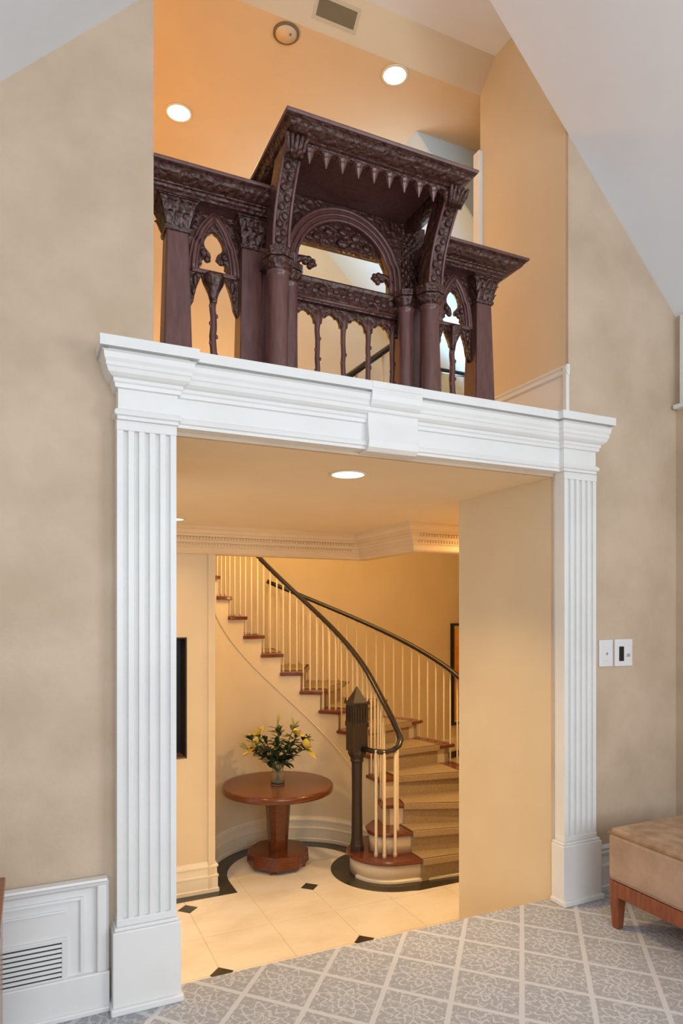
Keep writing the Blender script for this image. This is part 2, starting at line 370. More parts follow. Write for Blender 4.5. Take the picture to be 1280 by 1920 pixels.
# ------------------------------------------------------------------ baseboards of the room
bl = thing('baseboard_left', 'tall white panelled baseboard left of the portal around the grille', 'baseboard', (-.5, D, 0), kind='structure')
MB().box(-1.6, .27, 2.676, D, 0, .485).build('board', 'white', bl)
MB().box(-1.6, .272, 2.655, D, 0, .150).build('base_block', 'white', bl, .006)
MB().box(-1.6, .272, 2.645, D, 0, .022).build('shoe', 'white', bl, .005)
cap = [(0, .505), (.034, .505), (.036, .497), (.030, .490), (.026, .480), (.014, .470), (0, .468)]
MB().sweep([(-1.6, 2.676), (.262, 2.676)], cap).build('cap_moulding', 'white', bl)
MB().box(.226, .262, 2.654, 2.676, .150, .478).build('side_moulding', 'white', bl, .006)
MB().box(-1.6, .175, 2.664, 2.676, .428, .440).build('bead', 'white', bl, .003)
MB().box(.168, .182, 2.664, 2.676, .160, .440).build('bead', 'white', bl, .003)
MB().box(-1.6, .12, 2.667, 2.676, .392, .400).build('bead', 'white', bl, .003)
br = thing('baseboard_right', 'white moulded baseboard between the right pilaster and the bench', 'baseboard', (3.05, D, 0), kind='structure')
MB().sweep([(2.72, D), (RW, D)], [(0, 0), (.030, 0), (.030, .022), (.022, .028), (.022, .120), (.028, .124), (.028, .136), (.018, .142), (.018, .190), (.026, .194), (.028, .206), (.014, .212), (.026, .226), (.022, .236), (0, .238)]).build('board', 'white', br)
bu = thing('baseboard_reveal', 'white tall baseboard at the foot of the balcony opening, right side', 'baseboard', (2.575, 3.0, 2.5), kind='structure')
MB().box(2.565, 2.576, 2.70, 3.463, 2.46, 2.79).build('board', 'white', bu)
bp = [(0, 2.806), (.020, 2.806), (.020, 2.796), (.012, 2.788), (.012, 2.776), (.022, 2.770), (.022, 2.762), (.012, 2.752), (0, 2.752)]
MB().sweep([(2.576, 2.69), (2.576, 3.463)], bp, side=-1).build('cap_moulding', 'white', bu)
MB().box(2.555, 2.577, 2.694, 2.722, 2.50, 2.806).build('end_strip', 'white', bu, .003)
bu2 = struct('baseboard_reveal_left', MB().box(.435, .470, 3.30, 3.463, 2.46, 2.88), 'white', 'white baseboard end seen behind the left edge of the balcony', 'baseboard', .004)
struct('trim_4', MB().box(2.548, 2.60, 3.440, 3.50, 2.46, 4.40), 'white', 'white corner casing behind the balcony at its right', 'trim', .004)

# ------------------------------------------------------------------ upper hall behind the balcony
hf = [(-1.3, 3.463), (4.6, 3.463), (4.6, 4.63), (2.85, 4.63), (2.85, 5.47), (-1.3, 5.47)]
struct('floor_hall', MB().prism_xy(hf, 2.43, 2.46).box(.44, 2.575, 2.72, 3.463, 2.43, 2.46), 'runner', 'tan carpet floor of the upper hall', 'floor')
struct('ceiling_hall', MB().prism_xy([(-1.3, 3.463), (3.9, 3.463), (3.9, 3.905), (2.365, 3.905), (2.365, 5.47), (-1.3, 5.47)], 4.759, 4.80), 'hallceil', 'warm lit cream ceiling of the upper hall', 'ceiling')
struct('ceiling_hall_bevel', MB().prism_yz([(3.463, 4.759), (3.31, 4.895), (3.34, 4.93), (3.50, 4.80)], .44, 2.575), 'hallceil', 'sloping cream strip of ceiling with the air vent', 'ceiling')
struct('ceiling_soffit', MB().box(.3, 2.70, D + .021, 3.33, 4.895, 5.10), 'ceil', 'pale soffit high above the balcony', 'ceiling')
struct('ceiling_skylit_slope', MB().prism_xz([(2.365, 4.759), (4.25, 2.874), (4.30, 2.92), (2.38, 4.84)], 3.905, 5.47).prism_xz([(2.365, 4.762), (3.9, 3.227), (3.9, 4.762)], 3.895, 3.906), 'hall_daytint', 'white sloping ceiling behind the balcony, tinted blue for daylight', 'ceiling')
struct('wall_hall_far', MB().prism_xz([(-1.3, 2.2), (2.85, 2.2), (2.85, 2.46), (4.6, 2.46), (4.6, 4.9), (-1.3, 4.9)], 5.47, 5.58), 'cream', 'cream far wall of the upper hall', 'wall')
struct('wall_hall_left', MB().box(-1.4, -1.3, 3.4, 5.58, 2.43, 4.85), 'cream', 'cream left wall of the upper hall', 'wall')
struct('wall_hall_right', MB().box(4.5, 4.6, 3.4, 5.58, 2.43, 3.2), 'cream', 'low cream wall of the upper hall under the slope', 'wall')

# ------------------------------------------------------------------ foyer shell
SC = (2.2, 5.70)     # centre of the curved stair
struct('floor_foyer', MB().box(-1.3, 6.9, 3.55, 9.6, FZ - .1, FZ - .004), 'grout', 'base of the marble foyer floor', 'floor')
ffl = bpy.data.objects['floor_foyer']
PT = 1.04; TX, TY = 1.13, 4.28; HP = PT / 2
def tilepoly(i, j):
    x0, y0 = TX + i * HP, TY + j * HP; g = .0014; x1, y1 = x0 + HP, y0 + HP; c = .082; P = []
    def corner(cx, cy, sx, sy, ii, jj, first):
        if ii % 2 == 0 and jj % 2 == 0:
            a = (cx + sx * c, cy + sy * g); e = (cx + sx * g, cy + sy * c)
            return [a, e] if first == 'a' else [e, a]
        return [(cx + sx * g, cy + sy * g)]
    P += corner(x0, y0, 1, 1, i, j, 'e'); P += corner(x1, y0, -1, 1, i + 1, j, 'a')
    P += corner(x1, y1, -1, -1, i + 1, j + 1, 'e'); P += corner(x0, y1, 1, -1, i, j + 1, 'a')
    return P
for i in range(-2, 5):
    for j in range(-1, 4):
        cx, cy = TX + (i + .5) * HP, TY + (j + .5) * HP
        if cy > 5.9 and cx < 1.3: continue
        if cy - HP / 2 > 5.6 and math.hypot(cx - SC[0], cy - SC[1]) > 1.05: continue
        MB().prism_xy(tilepoly(i, j), FZ - .006, FZ).build('marble_tile', 'marble', ffl)
for i in range(-2, 6, 2):
    for j in range(0, 4, 2):
        x, y = TX + i * HP, TY + j * HP
        if x > 2.6 and y > 4.9: continue
        MB().prism_xy([(x - .078, y), (x, y - .078), (x + .078, y), (x, y + .078)], FZ - .006, FZ + .0005).build('black_inset', 'black_marble', ffl)
# dark marble border along the curved wall, the left wall and around the bottom step
ring = arc(*SC, .795, 0, 184, 40); inn = arc(*SC, .625, 180, 0, 40)
MB().prism_xy(ring + [(1.405, 5.56), (-1.2, 5.56), (-1.2, 5.455), (1.575, 5.455)] + inn, FZ - .006, FZ + .002).build('dark_border', 'black_marble', ffl)
CUR = (2.95, 5.41)
bo = [(4.2, 4.85)] + arc(2.90, 5.38, .53, 270, 160, 24)[1:] + [(2.42, 5.72), (2.66, 5.95)]
MB().prism_xy([(4.2, 4.85), (2.98, 4.85)] + arc(2.97, 5.39, .52, 262, 112, 30) + [(2.80, 5.80), (2.8, 5.7), (3.1, 5.2), (4.2, 5.1)], FZ - .006, FZ + .003).build('dark_border', 'black_marble', ffl)
# ceiling with the stairwell cut out
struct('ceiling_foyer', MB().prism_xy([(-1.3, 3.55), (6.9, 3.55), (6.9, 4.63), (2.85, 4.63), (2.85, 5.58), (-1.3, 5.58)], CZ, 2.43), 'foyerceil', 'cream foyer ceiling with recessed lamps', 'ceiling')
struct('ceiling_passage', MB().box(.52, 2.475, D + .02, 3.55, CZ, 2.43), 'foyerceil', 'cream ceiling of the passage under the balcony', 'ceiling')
# left wall with the dark niche
NX0, NX1, NZ0, NZ1 = .62, 1.178, .287, 1.292
lw = MB().box(-1.3, NX0, 5.58, 5.80, FZ, CZ).box(NX1, 1.41, 5.58, 5.80, FZ, CZ).box(NX0, NX1, 5.58, 5.80, FZ, NZ0).box(NX0, NX1, 5.58, 5.80, NZ1, CZ)
struct('wall_foyer_left', lw, 'cream', 'cream foyer wall left of the round table', 'wall')
nc = thing('wall_niche', 'dark lined recess in the foyer wall beside the left pilaster', 'niche', (.9, 5.7, NZ0), kind='structure')
MB().box(NX1 - .012, NX1, 5.576, 5.79, NZ0, NZ1).build('side_lining', 'niche', nc)
MB().box(NX0, NX0 + .012, 5.576, 5.79, NZ0, NZ1).build('side_lining', 'niche', nc)
MB().box(NX0 + .012, NX1 - .012, 5.78, 5.79, NZ0, NZ1).build('back_panel', 'black', nc)
MB().box(NX0 + .012, NX1 - .012, 5.576, 5.78, NZ1 - .012, NZ1).build('top_lining', 'niche', nc)
MB().box(NX0 + .012, NX1 - .012, 5.576, 5.78, NZ0, NZ0 + .012).build('sill', 'brown', nc)
# baseboard profile of the foyer
def bbp(z, h=.255): return [(0, z), (.034, z), (.034, z + .03), (.024, z + .036), (.024, z + .125), (.030, z + .130), (.030, z + .142), (.018, z + .150), (.018, z + .205), (.028, z + .212), (.026, z + .228), (.012, z + .238), (.008, z + h), (0, z + h)]
struct('baseboard_foyer_left', MB().sweep([(-1.3, 5.58), (1.41, 5.58), (1.41, 5.68)], bbp(FZ), side=1), 'ivory', 'white moulded baseboard of the foyer wall left of the table', 'baseboard')
# outer walls of the stairwell
ow = arc(*SC, 1.92, 190, 84, 36) + [(6.7, 9.3), (6.9, 9.3), (6.9, 9.5), (6.6, 9.5)] + arc(*SC, 2.05, 84, 190, 36)
struct('wall_stairwell', MB().prism_xy(ow, FZ, 4.75), 'cream', 'curved cream wall behind the staircase', 'wall')
struct('wall_foyer_right', MB().box(6.7, 6.8, 3.5, 9.4, FZ, 4.75), 'cream', 'cream wall at the far right of the foyer', 'wall')
struct('ceiling_stairwell', MB().box(-.2, 6.9, 5.58, 9.5, 4.72, 4.8).box(2.85, 6.9, 4.63, 5.58, 4.95, 5.0), 'hallceil', 'cream ceiling of the stairwell', 'ceiling')
struct('wall_stairwell_side', MB().box(4.6, 6.9, 4.63, 4.70, 2.43, 4.95), 'cream', 'cream upper wall of the stairwell', 'wall')
bf = thing('baseboard_far', 'white baseboard under the painting far behind the stairs', 'baseboard', (6.3, 9.1, FZ), kind='structure')
wdir = Vector((6.7 - 2.4, 9.3 - 7.61)).normalized()
def onwall(x): return (x, 7.61 + (x - 2.4) * wdir.y / wdir.x)
MB().sweep([onwall(5.0), onwall(6.68)], [(.001, FZ + .10), (.03, FZ + .10), (.03, FZ + .30), (.001, FZ + .31)]).build('board', 'ivory', bf)
MB().sweep([onwall(5.0), onwall(6.68)], [(.001, FZ), (.05, FZ), (.05, FZ + .10), (.001, FZ + .10)]).build('black_base', 'black_marble', bf)
# crown moulding with dentils on the header round the stairwell
cr = thing('trim_5', 'cream dentil crown moulding where the foyer ceiling meets the stairwell', 'moulding', (2.0, 5.55, 2.0), kind='structure')
cp = [(0, CZ), (.125, CZ), (.125, CZ - .022), (.110, CZ - .030), (.095, CZ - .055), (.080, CZ - .062), (.080, CZ - .080), (.060, CZ - .084), (.058, CZ - .105), (.048, CZ - .112), (.042, CZ - .128), (.034, CZ - .132), (.034, CZ - .160), (.020, CZ - .168), (.020, CZ - .205), (.010, CZ - .215), (0, CZ - .22), (-.10, CZ - .22), (-.10, CZ)]
CPATH = [(-1.25, 5.555), (2.78, 5.555), (2.78, 4.60), (6.8, 4.60)]
MB().sweep(CPATH, cp, side=1).build('crown', 'hallceil', cr)
dn = MB()
for k in range(112):
    x = -.2 + k * .0262
    if x < 2.66:
        dn.box(x, x + .014, 5.555 - .072, 5.555 - .05, CZ - .104, CZ - .085); dn.box(x, x + .014, 5.555 - .046, 5.555 - .03, CZ - .150, CZ - .134)
for k in range(50):
    x = 2.80 + k * .0262
    dn.box(x, x + .014, 4.60 - .072, 4.60 - .05, CZ - .104, CZ - .085); dn.box(x, x + .014, 4.60 - .046, 4.60 - .03, CZ - .150, CZ - .134)
tag(dn.build('dentils', 'hallceil', cr), 'rows of small dentil blocks', kind='stuff')

# ================================================================== THINGS
# ------------------------------------------------------------------ carved balcony
XC = 1.345; BZ = 2.46
bal = thing('carved_balcony', 'dark carved gothic wooden balcony with a hood and arch above the white cornice', 'balcony', (XC, 2.85, BZ))
def leafcap(parent, cx, cy, z0, z1, w0, w1, depth=None, name='capital'):
    # flared block with rows of curled leaves and a moulded abacus
    mb = MB(); h = z1 - z0; d0 = w0; d1 = w1
    mb.frustum(cx, cy, z0, z0 + h * .10, w0 * 1.10, w0 * 1.10, w0 * 1.16, w0 * 1.16)
    mb.frustum(cx, cy, z0 + h * .10, z0 + h * .72, w0 * .98, w0 * .98, w1 * .80, w1 * .80)
    mb.frustum(cx, cy, z0 + h * .72, z0 + h * .80, w1 * .80, w1 * .80, w1 * .92, w1 * .92)
    mb.frustum(cx, cy, z0 + h * .82, z1, w1 * .94, w1 * .94, w1, w1)
    for row, (zz, hh, off) in enumerate(((.12, .34, 0), (.38, .34, .5))):
        for k in range(4):
            ca, sa = round(cos(k * pi / 2)), round(sin(k * pi / 2))
            for j in range(3 if row == 0 else 4):
                n = 3 if row == 0 else 4
                u = (j - (n - 1) / 2) / n * (w0 + (w1 - w0) * zz) * .98
                wb_ = (w0 + (w1 * .8 - w0) * zz) / 2
                lw = w0 / n * .55
                z = z0 + h * zz; pts = []
                for (t, out, ww) in ((0, .004, .7), (.4, .012, 1.0), (.75, .020, .8), (.95, .027, .5), (.88, .031, .25)):
                    pts.append((t * h * hh, out * (h / .13), ww * lw))
                vs = []; fs = []
                for (dz, o, ww) in pts:
                    for sgn in (-1, 0, 1):
                        a = u + sgn * ww; bb = wb_ + o - (.004 if sgn else 0)
                        vs.append((cx + bb * ca - a * sa, cy + bb * sa + a * ca, z + dz))
                for q in range(4):
                    for e in range(2): fs.append((q * 3 + e, q * 3 + e + 1, q * 3 + e + 4, q * 3 + e + 3))
                mb.add(vs, fs, True)
    return mb.build(name, 'cwood', parent)
def post(cx, cy, w0, w1, z0, z1, capw):
    mb = MB(); mb.frustum(cx, cy, z0, z1, w0, w0, w1, w1)
    p = mb.build('post', 'dwood', bal, .007)
    leafcap(p, cx, cy, z1 - .004, 3.245, w1 * 1.02, capw)
    return p
PY = 2.875
for sx in (-1, 1):
    post(XC + sx * .785, PY, .125, .092, BZ, 3.10, .175)
    post(XC + sx * .462, PY, .118, .090, BZ, 3.095, .150)
def column(x, y, r, z0, z1, cz):
    pr = [(r * 1.25, z0), (r * 1.25, z0 + .05), (r * 1.02, z0 + .07), (r, z0 + .10), (r * .97, z1 - .03), (r * .95, z1 - .02), (r * 1.12, z1 - .014), (r * 1.12, z1 - .004), (r, z1)]
    p = MB().lathe(pr, x, y, 24).build('column', 'dwood', bal)
    c = MB().lathe([(r * .95, z1 - .002), (r * 1.0, z1 + .012), (r * 1.35, z1 + .030), (r * 1.45, z1 + .040), (r * 1.30, z1 + .046)], x, y, 32, lobes=8, amp=.06)
    c.lathe([(r * 1.55, z1 + .046), (r * 1.62, z1 + .052), (r * 1.62, cz - .012), (r * 1.70, cz - .006), (r * 1.70, cz)], x, y, 8, smooth=False)
    c.build('capital', 'cwood', p)
for sx in (-1, 1):
    column(XC + sx * .381, 2.715, .046, BZ, 2.955, 3.035)
    column(XC + sx * .300, 2.805, .040, BZ, 2.965, 3.035)
    # impost block joining the two columns
    MB().box(XC + sx * .345 - .085, XC + sx * .345 + .085, 2.78, 2.90, 3.00, 3.035).build('impost_block', 'cwood', bal, .006)
    # pier behind the columns
    MB().box(XC + sx * .355 - .055, XC + sx * .355 + .055, 2.84, 2.93, BZ, 3.04).build('pier', 'dwood', bal, .005)
# wings: moulded cornice, pierced panel, branch-like mullion
wprof = [(0, 3.305), (.095, 3.305), (.095, 3.292), (.086, 3.289), (.088, 3.283), (.082, 3.278), (.076, 3.268), (.055, 3.256), (.036, 3.250), (.034, 3.246), (.024, 3.244), (.020, 3.236), (.010, 3.232), (.010, 3.222), (-.02, 3.222), (-.02, 3.305)]
for sx in (-1, 1):
    xa, xb = XC + sx * .40, XC + sx * .862
    if sx < 0: xb = .441; path = [(xb, 2.795), (xa, 2.795)]
    else: path = [(xa, 2.795), (xb, 2.795), (xb, 2.97)]
    wc = MB().sweep(path, wprof, side=1).build('wing_cornice', 'cwood', bal)
    MB().box(min(xa, xb), max(xa, xb), 2.80, 2.97, 3.228, 3.300).build('wing_beam', 'dwood', bal)
    tp = [(0, 3.306), (.102, 3.306), (.104, 3.300), (.100, 3.293), (0, 3.293)]
    MB().sweep(path, tp, side=1).build('top_fillet', 'dwood', wc)
    cx = XC + sx * .622; hw = .105
    def X(u): return cx + u
    lan = lambda s_: [(X(s_ * .014), 2.862), (X(s_ * .020), 2.885), (X(s_ * .034), 2.912), (X(s_ * .046), 2.936), (X(s_ * .052), 2.955), (X(s_ * .060), 2.935), (X(s_ * .072), 2.905), (X(s_ * .082), 2.872), (X(s_ * .088), 2.835)]
    outer = [(X(-hw), 2.80)] + lan(-1)[::-1] + lan(1) + [(X(hw), 2.80), (X(hw + .01), 3.235), (X(-hw - .01), 3.235)]
    tref = []
    pts = [(0, 2.983), (.030, 2.980), (.062, 2.984), (.066, 2.992), (.050, 3.004), (.052, 3.020), (.040, 3.034), (.022, 3.030), (.012, 3.038), (.016, 3.055), (.030, 3.068), (.040, 3.080), (.042, 3.098), (.034, 3.120), (.020, 3.140), (0, 3.152)]
    hole = [(X(u), z) for u, z in pts] + [(X(-u), z) for u, z in pts[::-1][1:-1]]
    pn = fret('pierced_panel', outer, [hole], 2.868, 2.900, 'cwood', bal)
    # pointed arch mouldings
    for off, r, y in ((.0, .011, 2.862), (.017, .008, 2.866), (-.015, .006, 2.866)):
        for s_ in (-1, 1):
            k = 10; w_ = .092 + off; pts3 = []
            for i in range(k + 1):
                t = i / k; a = t * rad(62)
                R = w_ * 1.95; pts3.append((X(s_ * (w_ - R + R * cos(a))), y, 2.965 + R * sin(a) * (.248 + off) / (R * sin(rad(62))) ))
            pts3[-1] = (X(0) if abs(pts3[-1][0] - cx) < .03 else pts3[-1][0], y, pts3[-1][2])
            MB().tube(pts3, r, 6).build('arch_moulding', 'dwood', pn)
    MB().box(X(-.098), X(.098), 2.855, 2.872, 2.958, 2.976).build('transom', 'dwood', pn, .004)
    # flared cup in front of the panel
    c = MB().lathe([(.014, 2.845), (.017, 2.872), (.027, 2.900), (.040, 2.925), (.047, 2.948), (.050, 2.960), (.042, 2.962)], cx, 2.878, 24, lobes=6, amp=.08)
    c.build('cup_capital', 'cwood', pn)
    mb = MB(); zz = [BZ + i * (2.862 - BZ) / 10 for i in range(11)]
    mb.tube([(cx + .003 * sin(i * 1.9), 2.882, z) for i, z in enumerate(zz)], [.0155] * 8 + [.0145, .0145, .016], 8)
    for i, z in enumerate((2.58, 2.62, 2.67, 2.70, 2.755, 2.79, 2.83)):
        mb.ball((cx + (.014 if i % 2 else -.014), 2.876, z), .007, .007, .010, 6, 5)
    mb.build('mullion', 'dwood', pn)
    # leaf bosses on the cusps and trefoil knobs
    for s_ in (-1, 1):
        bs = MB(); bs.ball((X(s_ * .030), 2.866, 3.022), .016, .012, .014); bs.ball((X(s_ * .046), 2.866, 3.050), .015, .012, .018); bs.build('leaf_boss', 'cwood', pn); bs = MB(); bs.ball((X(s_ * .082), 2.866, 2.925), .012, .010, .028); bs.ball((X(s_ * .090), 2.866, 2.88), .010, .010, .022)
        bs.build('leaf_boss', 'cwood', pn)
# centre: balusters, rail, arch, tympanum
for k in range(-2, 3):
    x = XC + .1325 * k; mb = MB()
    zz = [BZ + i * (2.90 - BZ) / 10 for i in range(11)]
    mb.tube([(x + .002 * sin(i * 2.3 + k), 2.875, z) for i, z in enumerate(zz)], [.0125] * 8 + [.013, .016, .021], 8)
    for i, z in enumerate((2.585, 2.625, 2.68, 2.72, 2.775)):
        mb.ball((x + (.012 if (i + k) % 2 else -.012), 2.870, z), .006, .006, .009, 6, 5)
    mb.build('baluster', 'dwood', bal)
sc = [(XC - .30, 2.925), (XC - .30, 2.85)]
for k in range(-2, 2):
    x0 = XC + .1325 * k; 
    sc += [(x0 + .018, 2.845), (x0 + .022, 2.868), (x0 + .034, 2.884), (x0 + .042, 2.880), (x0 + .052, 2.892), (x0 + .066, 2.898), (x0 + .080, 2.892), (x0 + .090, 2.880), (x0 + .098, 2.884), (x0 + .110, 2.868), (x0 + .1145, 2.845)]
sc += [(XC + .30, 2.85), (XC + .30, 2.925)]
fret('scalloped_apron', sc, [], 2.862, 2.890, 'cwood', bal, .003)
rl = MB().prism_yz([(2.842, 2.925), (2.838, 2.940), (2.828, 2.950), (2.832, 2.965), (2.838, 3.000), (2.826, 3.012), (2.822, 3.024), (2.828, 3.033), (2.92, 3.033), (2.92, 2.925)], XC - .30, XC + .30).build('centre_rail', 'cwood', bal)
MB().tube([(XC - .29, 2.838, 2.938), (XC + .29, 2.838, 2.938)], .008, 6).build('rail_bead', 'dwood', rl)
mb = MB()
for k in range(16):
    x = XC - .27 + k * .036; mb.ball((x, 2.834, 2.982 + .008 * (-1) ** k), .019, .010, .013, 8, 5)
mb.build('carved_scroll', 'cwood', rl)
ar_o = [(XC - .25, 3.035), (XC + .25, 3.035), (XC + .25, 3.10), (XC + .232, 3.17), (XC + .205, 3.212), (XC - .205, 3.212), (XC - .232, 3.17), (XC - .25, 3.10)]
sp = fret('spandrel_panel', [(XC - .46, 3.03), (XC + .46, 3.03), (XC + .46, 3.43), (XC - .46, 3.43)], [[(x, z + .012) for x, z in ar_o]], 2.885, 2.915, 'cwood', bal, .002)
def archpts(r, y, zc=3.09, n=22, leg=.055):
    return [(XC - r, y, zc - leg)] + [(XC - r * cos(pi * i / n), y, zc + r * sin(pi * i / n) * 1.02) for i in range(n + 1)] + [(XC + r, y, zc - leg)]
def archband(r0, r1, y0, y1, mat, name):
    zc = 3.09; n = 24; P = [(XC - r1, zc - .055)] + [(XC - r1 * cos(pi * i / n), zc + r1 * sin(pi * i / n) * 1.02) for i in range(n + 1)] + [(XC + r1, zc - .055), (XC + r0, zc - .055)] + [(XC + r0 * cos(pi * i / n), zc + r0 * sin(pi * i / n) * 1.02) for i in range(n + 1)] + [(XC - r0, zc - .055)]
    return fret(name, P, [], y0, y1, mat, bal, .003)
ab = archband(.245, .300, 2.858, 2.888, 'dwood', 'arch')
for r, t, y in ((.298, .010, 2.856), (.272, .008, 2.855), (.248, .009, 2.858)):
    MB().tube(archpts(r, y), t, 6).build('arch_bead', 'dwood', ab)
# carved leaves in the tympanum
mb = MB()
for k in range(9):
    a = pi * (k + .5) / 9
    for rr, s in ((.205, 1.0), (.165, .8)):
        x, z = XC - rr * cos(a), 3.10 + rr * sin(a)
        if z > 3.232: mb.ball((x, 2.884, z), .026 * s, .012, .020 * s, 8, 5)
mb.ball((XC, 2.880, 3.25), .035, .014, .022); mb.build('carved_tympanum', 'cwood', sp)
mb = MB()
for sx in (-1, 1):
    for k in range(7):
        for q in range(7):
            x = XC + sx * (.335 + .02 * k * .75); z = 3.06 + q * .055 + (k % 2) * .02
            if (x - XC) ** 2 + (z - 3.09) ** 2 > .325 ** 2 and abs(x - XC) < .42: mb.ball((x, 2.884, z), .014, .008, .018, 6, 4)
tag(mb.build('carved_spandrel', 'cwood', sp), 'small carved leaves on the spandrels', kind='stuff')
# leafy cusps reaching into the arch opening
for sx in (-1, 1):
    mb = MB()
    mb.tube([(XC + sx * .252, 2.87, 3.10), (XC + sx * .225, 2.866, 3.125), (XC + sx * .195, 2.862, 3.128), (XC + sx * .17, 2.86, 3.11)], [.020, .017, .013, .009], 8)
    for dx, dz, r in ((.168, 3.108, .020), (.182, 3.128, .017), (.160, 3.122, .014), (.178, 3.094, .015), (.200, 3.112, .017), (.150, 3.108, .010)): mb.ball((XC + sx * dx, 2.862, dz), r, r * .9, r * .85, 8, 5)
    mb.build('leafy_cusp', 'cwood', bal)
# hood: cornice on three sides, soffit, back panel, brackets, pendants
hprof = [(0, 3.450), (.090, 3.450), (.090, 3.437), (.080, 3.433), (.083, 3.427), (.076, 3.421), (.070, 3.414), (.046, 3.403), (.026, 3.398), (.026, 3.392), (.014, 3.390), (.012, 3.382), (0, 3.380), (-.016, 3.380), (-.016, 3.450)]
hx = .352; hpath = [(XC - hx, 3.02), (XC - hx, 2.52), (XC + hx, 2.52), (XC + hx, 3.02)]
hc = MB().sweep(hpath, hprof, side=1).build('hood_cornice', 'cwood', bal)
MB().sweep(hpath, [(0, 3.451), (.097, 3.451), (.099, 3.445), (.095, 3.437), (0, 3.437)], side=1).build('top_fillet', 'dwood', hc)
MB().box(XC - hx + .01, XC + hx - .01, 2.53, 3.02, 3.432, 3.446).build('hood_soffit', 'dwood', bal)
MB().box(XC - .46, XC + .46, 2.916, 2.945, 3.235, 3.44).build('back_panel', 'dwood', bal)
for sx in (-1, 1):
    # side cheeks linking hood to wing
    x = XC + sx * .385; prs = []
    n = 12; front = []; back = []
    for i in range(n + 1):
        t = i / n; z = 3.035 + (3.385 - 3.035) * t
        yf = 2.672 - .015 * sin(pi * t) * 0 - .165 * t ** 2.0; front.append((yf, z)); back.append((min(yf + .085 + .05 * t, 2.90), z))
    xs = x - .038 + (0); b_ = MB().prism_yz(front + back[::-1], xs, xs + .076).build('bracket', 'cwood', bal, .004)
    for e in (-1, 1):
        MB().tube([(x + e * .034, y - .002, z) for y, z in front], .0075, 6).build('bracket_bead', 'dwood', b_)
    mb = MB()
    for i in range(1, 11):
        t = i / 11; z = 3.04 + .34 * t; y = 2.672 - .165 * t * t
        mb.ball((x + .010 * (-1) ** i, y - .002, z), .016, .010, .018, 8, 5)
    mb.build('carved_vine', 'cwood', b_)
    # acanthus at the bracket's head
    mb = MB()
    for j in range(-2, 3):
        mb.tube([(x + j * .013, 2.525, 3.325), (x + j * .016, 2.500, 3.350), (x + j * .020, 2.482, 3.378), (x + j * .022, 2.470, 3.388)], [.009, .012, .010, .006], 6)
    mb.build('acanthus_leaf', 'cwood', b_)
pm = MB(); pm.frustum(0, 0, -.014, 0, .050, .034, .054, .038); pm.lathe([(.002, -.066), (.008, -.050), (.017, -.030), (.018, -.022), (.022, -.012)], 0, 0, 8, smooth=False)
pme = pm.mesh('pendant')
for k in range(10):
    link('pendant', pme, 'dwood', bal, 0, (1.105 + (k - .0) * .0742 - .0742 * .5 * 0, 2.528, 3.392))
link('pendant', pme, 'dwood', bal, 0, (1.031, 2.528, 3.392))

# ------------------------------------------------------------------ curved staircase
RISE = .1925; PHI = {1: -43, 2: -31, 3: -19, 4: -6, 5: 8, 6: 22.5}
for n in range(7, 18): PHI[n] = 37 + 14.6 * (n - 7)
TZ = lambda n: FZ + RISE * n
NT = 16; RI, RO = .80, 1.84
stair = thing('staircase', 'curved cream staircase with tan runner, red-brown treads and black handrail', 'staircase', (3.0, 5.4, FZ))
def sector(r0, r1, a0, a1, z0, z1, n=6):
    P = arc(*SC, r0, a0, a1, n) + arc(*SC, r1, a1, a0, n); return MB().prism_xy(P, z0, z1)
for n in range(3, NT + 1):
    a0, a1 = PHI[n], PHI[n + 1]
    sector(RI - .030, RO + .030, a0 - 2.0, a1 + .6, TZ(n) - .034, TZ(n)).build('tread', 'tread', stair, .006)
    sector(RI, RO, a0, a0 + .9, TZ(n - 1), TZ(n) - .034, 1).build('riser', 'stringer', stair)
    sector(.985, 1.66, a0 - 2.3, a1 - .4, TZ(n), TZ(n) + .012).build('carpet_runner', 'runner', stair, .005)
    sector(.985, 1.66, a0 - 2.35, a0 - 1.2, TZ(n) - .045, TZ(n) + .012, 2).build('runner_nosing', 'runner', stair, .005)
    sector(.985, 1.66, a0 - .9, a0, TZ(n - 1), TZ(n) - .02, 1).build('runner_riser', 'runner', stair)
for n in range(3, 18):
    a0 = PHI[n]; a1 = PHI[n + 1] if n < 17 else 190
    zt = TZ(n) - .034 if n <= NT else 2.2
    sector(RI, RI + .06, a0, a1 + .01, FZ, zt, 6).build('inner_string', 'stringer', stair)
    if n <= 7: sector(RO - .06, RO, a0, a1 + .01, FZ, zt, 6).build('outer_string', 'stringer', stair)
# lower edge bead of the string and the curved baseboard
def nose(phi):
    ks = sorted(PHI)
    for k in ks[:-1]:
        if PHI[k] <= phi <= PHI[k + 1]: return TZ(k) + RISE * (phi - PHI[k]) / (PHI[k + 1] - PHI[k])
    if phi < PHI[1]: return TZ(1)
    return TZ(17) + RISE * (phi - PHI[17]) / 14.6
MB().tube([(SC[0] + (RI - .003) * cos(rad(a)), SC[1] + (RI - .003) * sin(rad(a)), nose(a) - .40) for a in range(22, 186, 4)], .0065, 6).build('string_bead', 'stringer', stair)
MB().sweep(arc(*SC, RI, 186, 0, 48), bbp(FZ), side=1).build('curved_baseboard', 'ivory', stair)
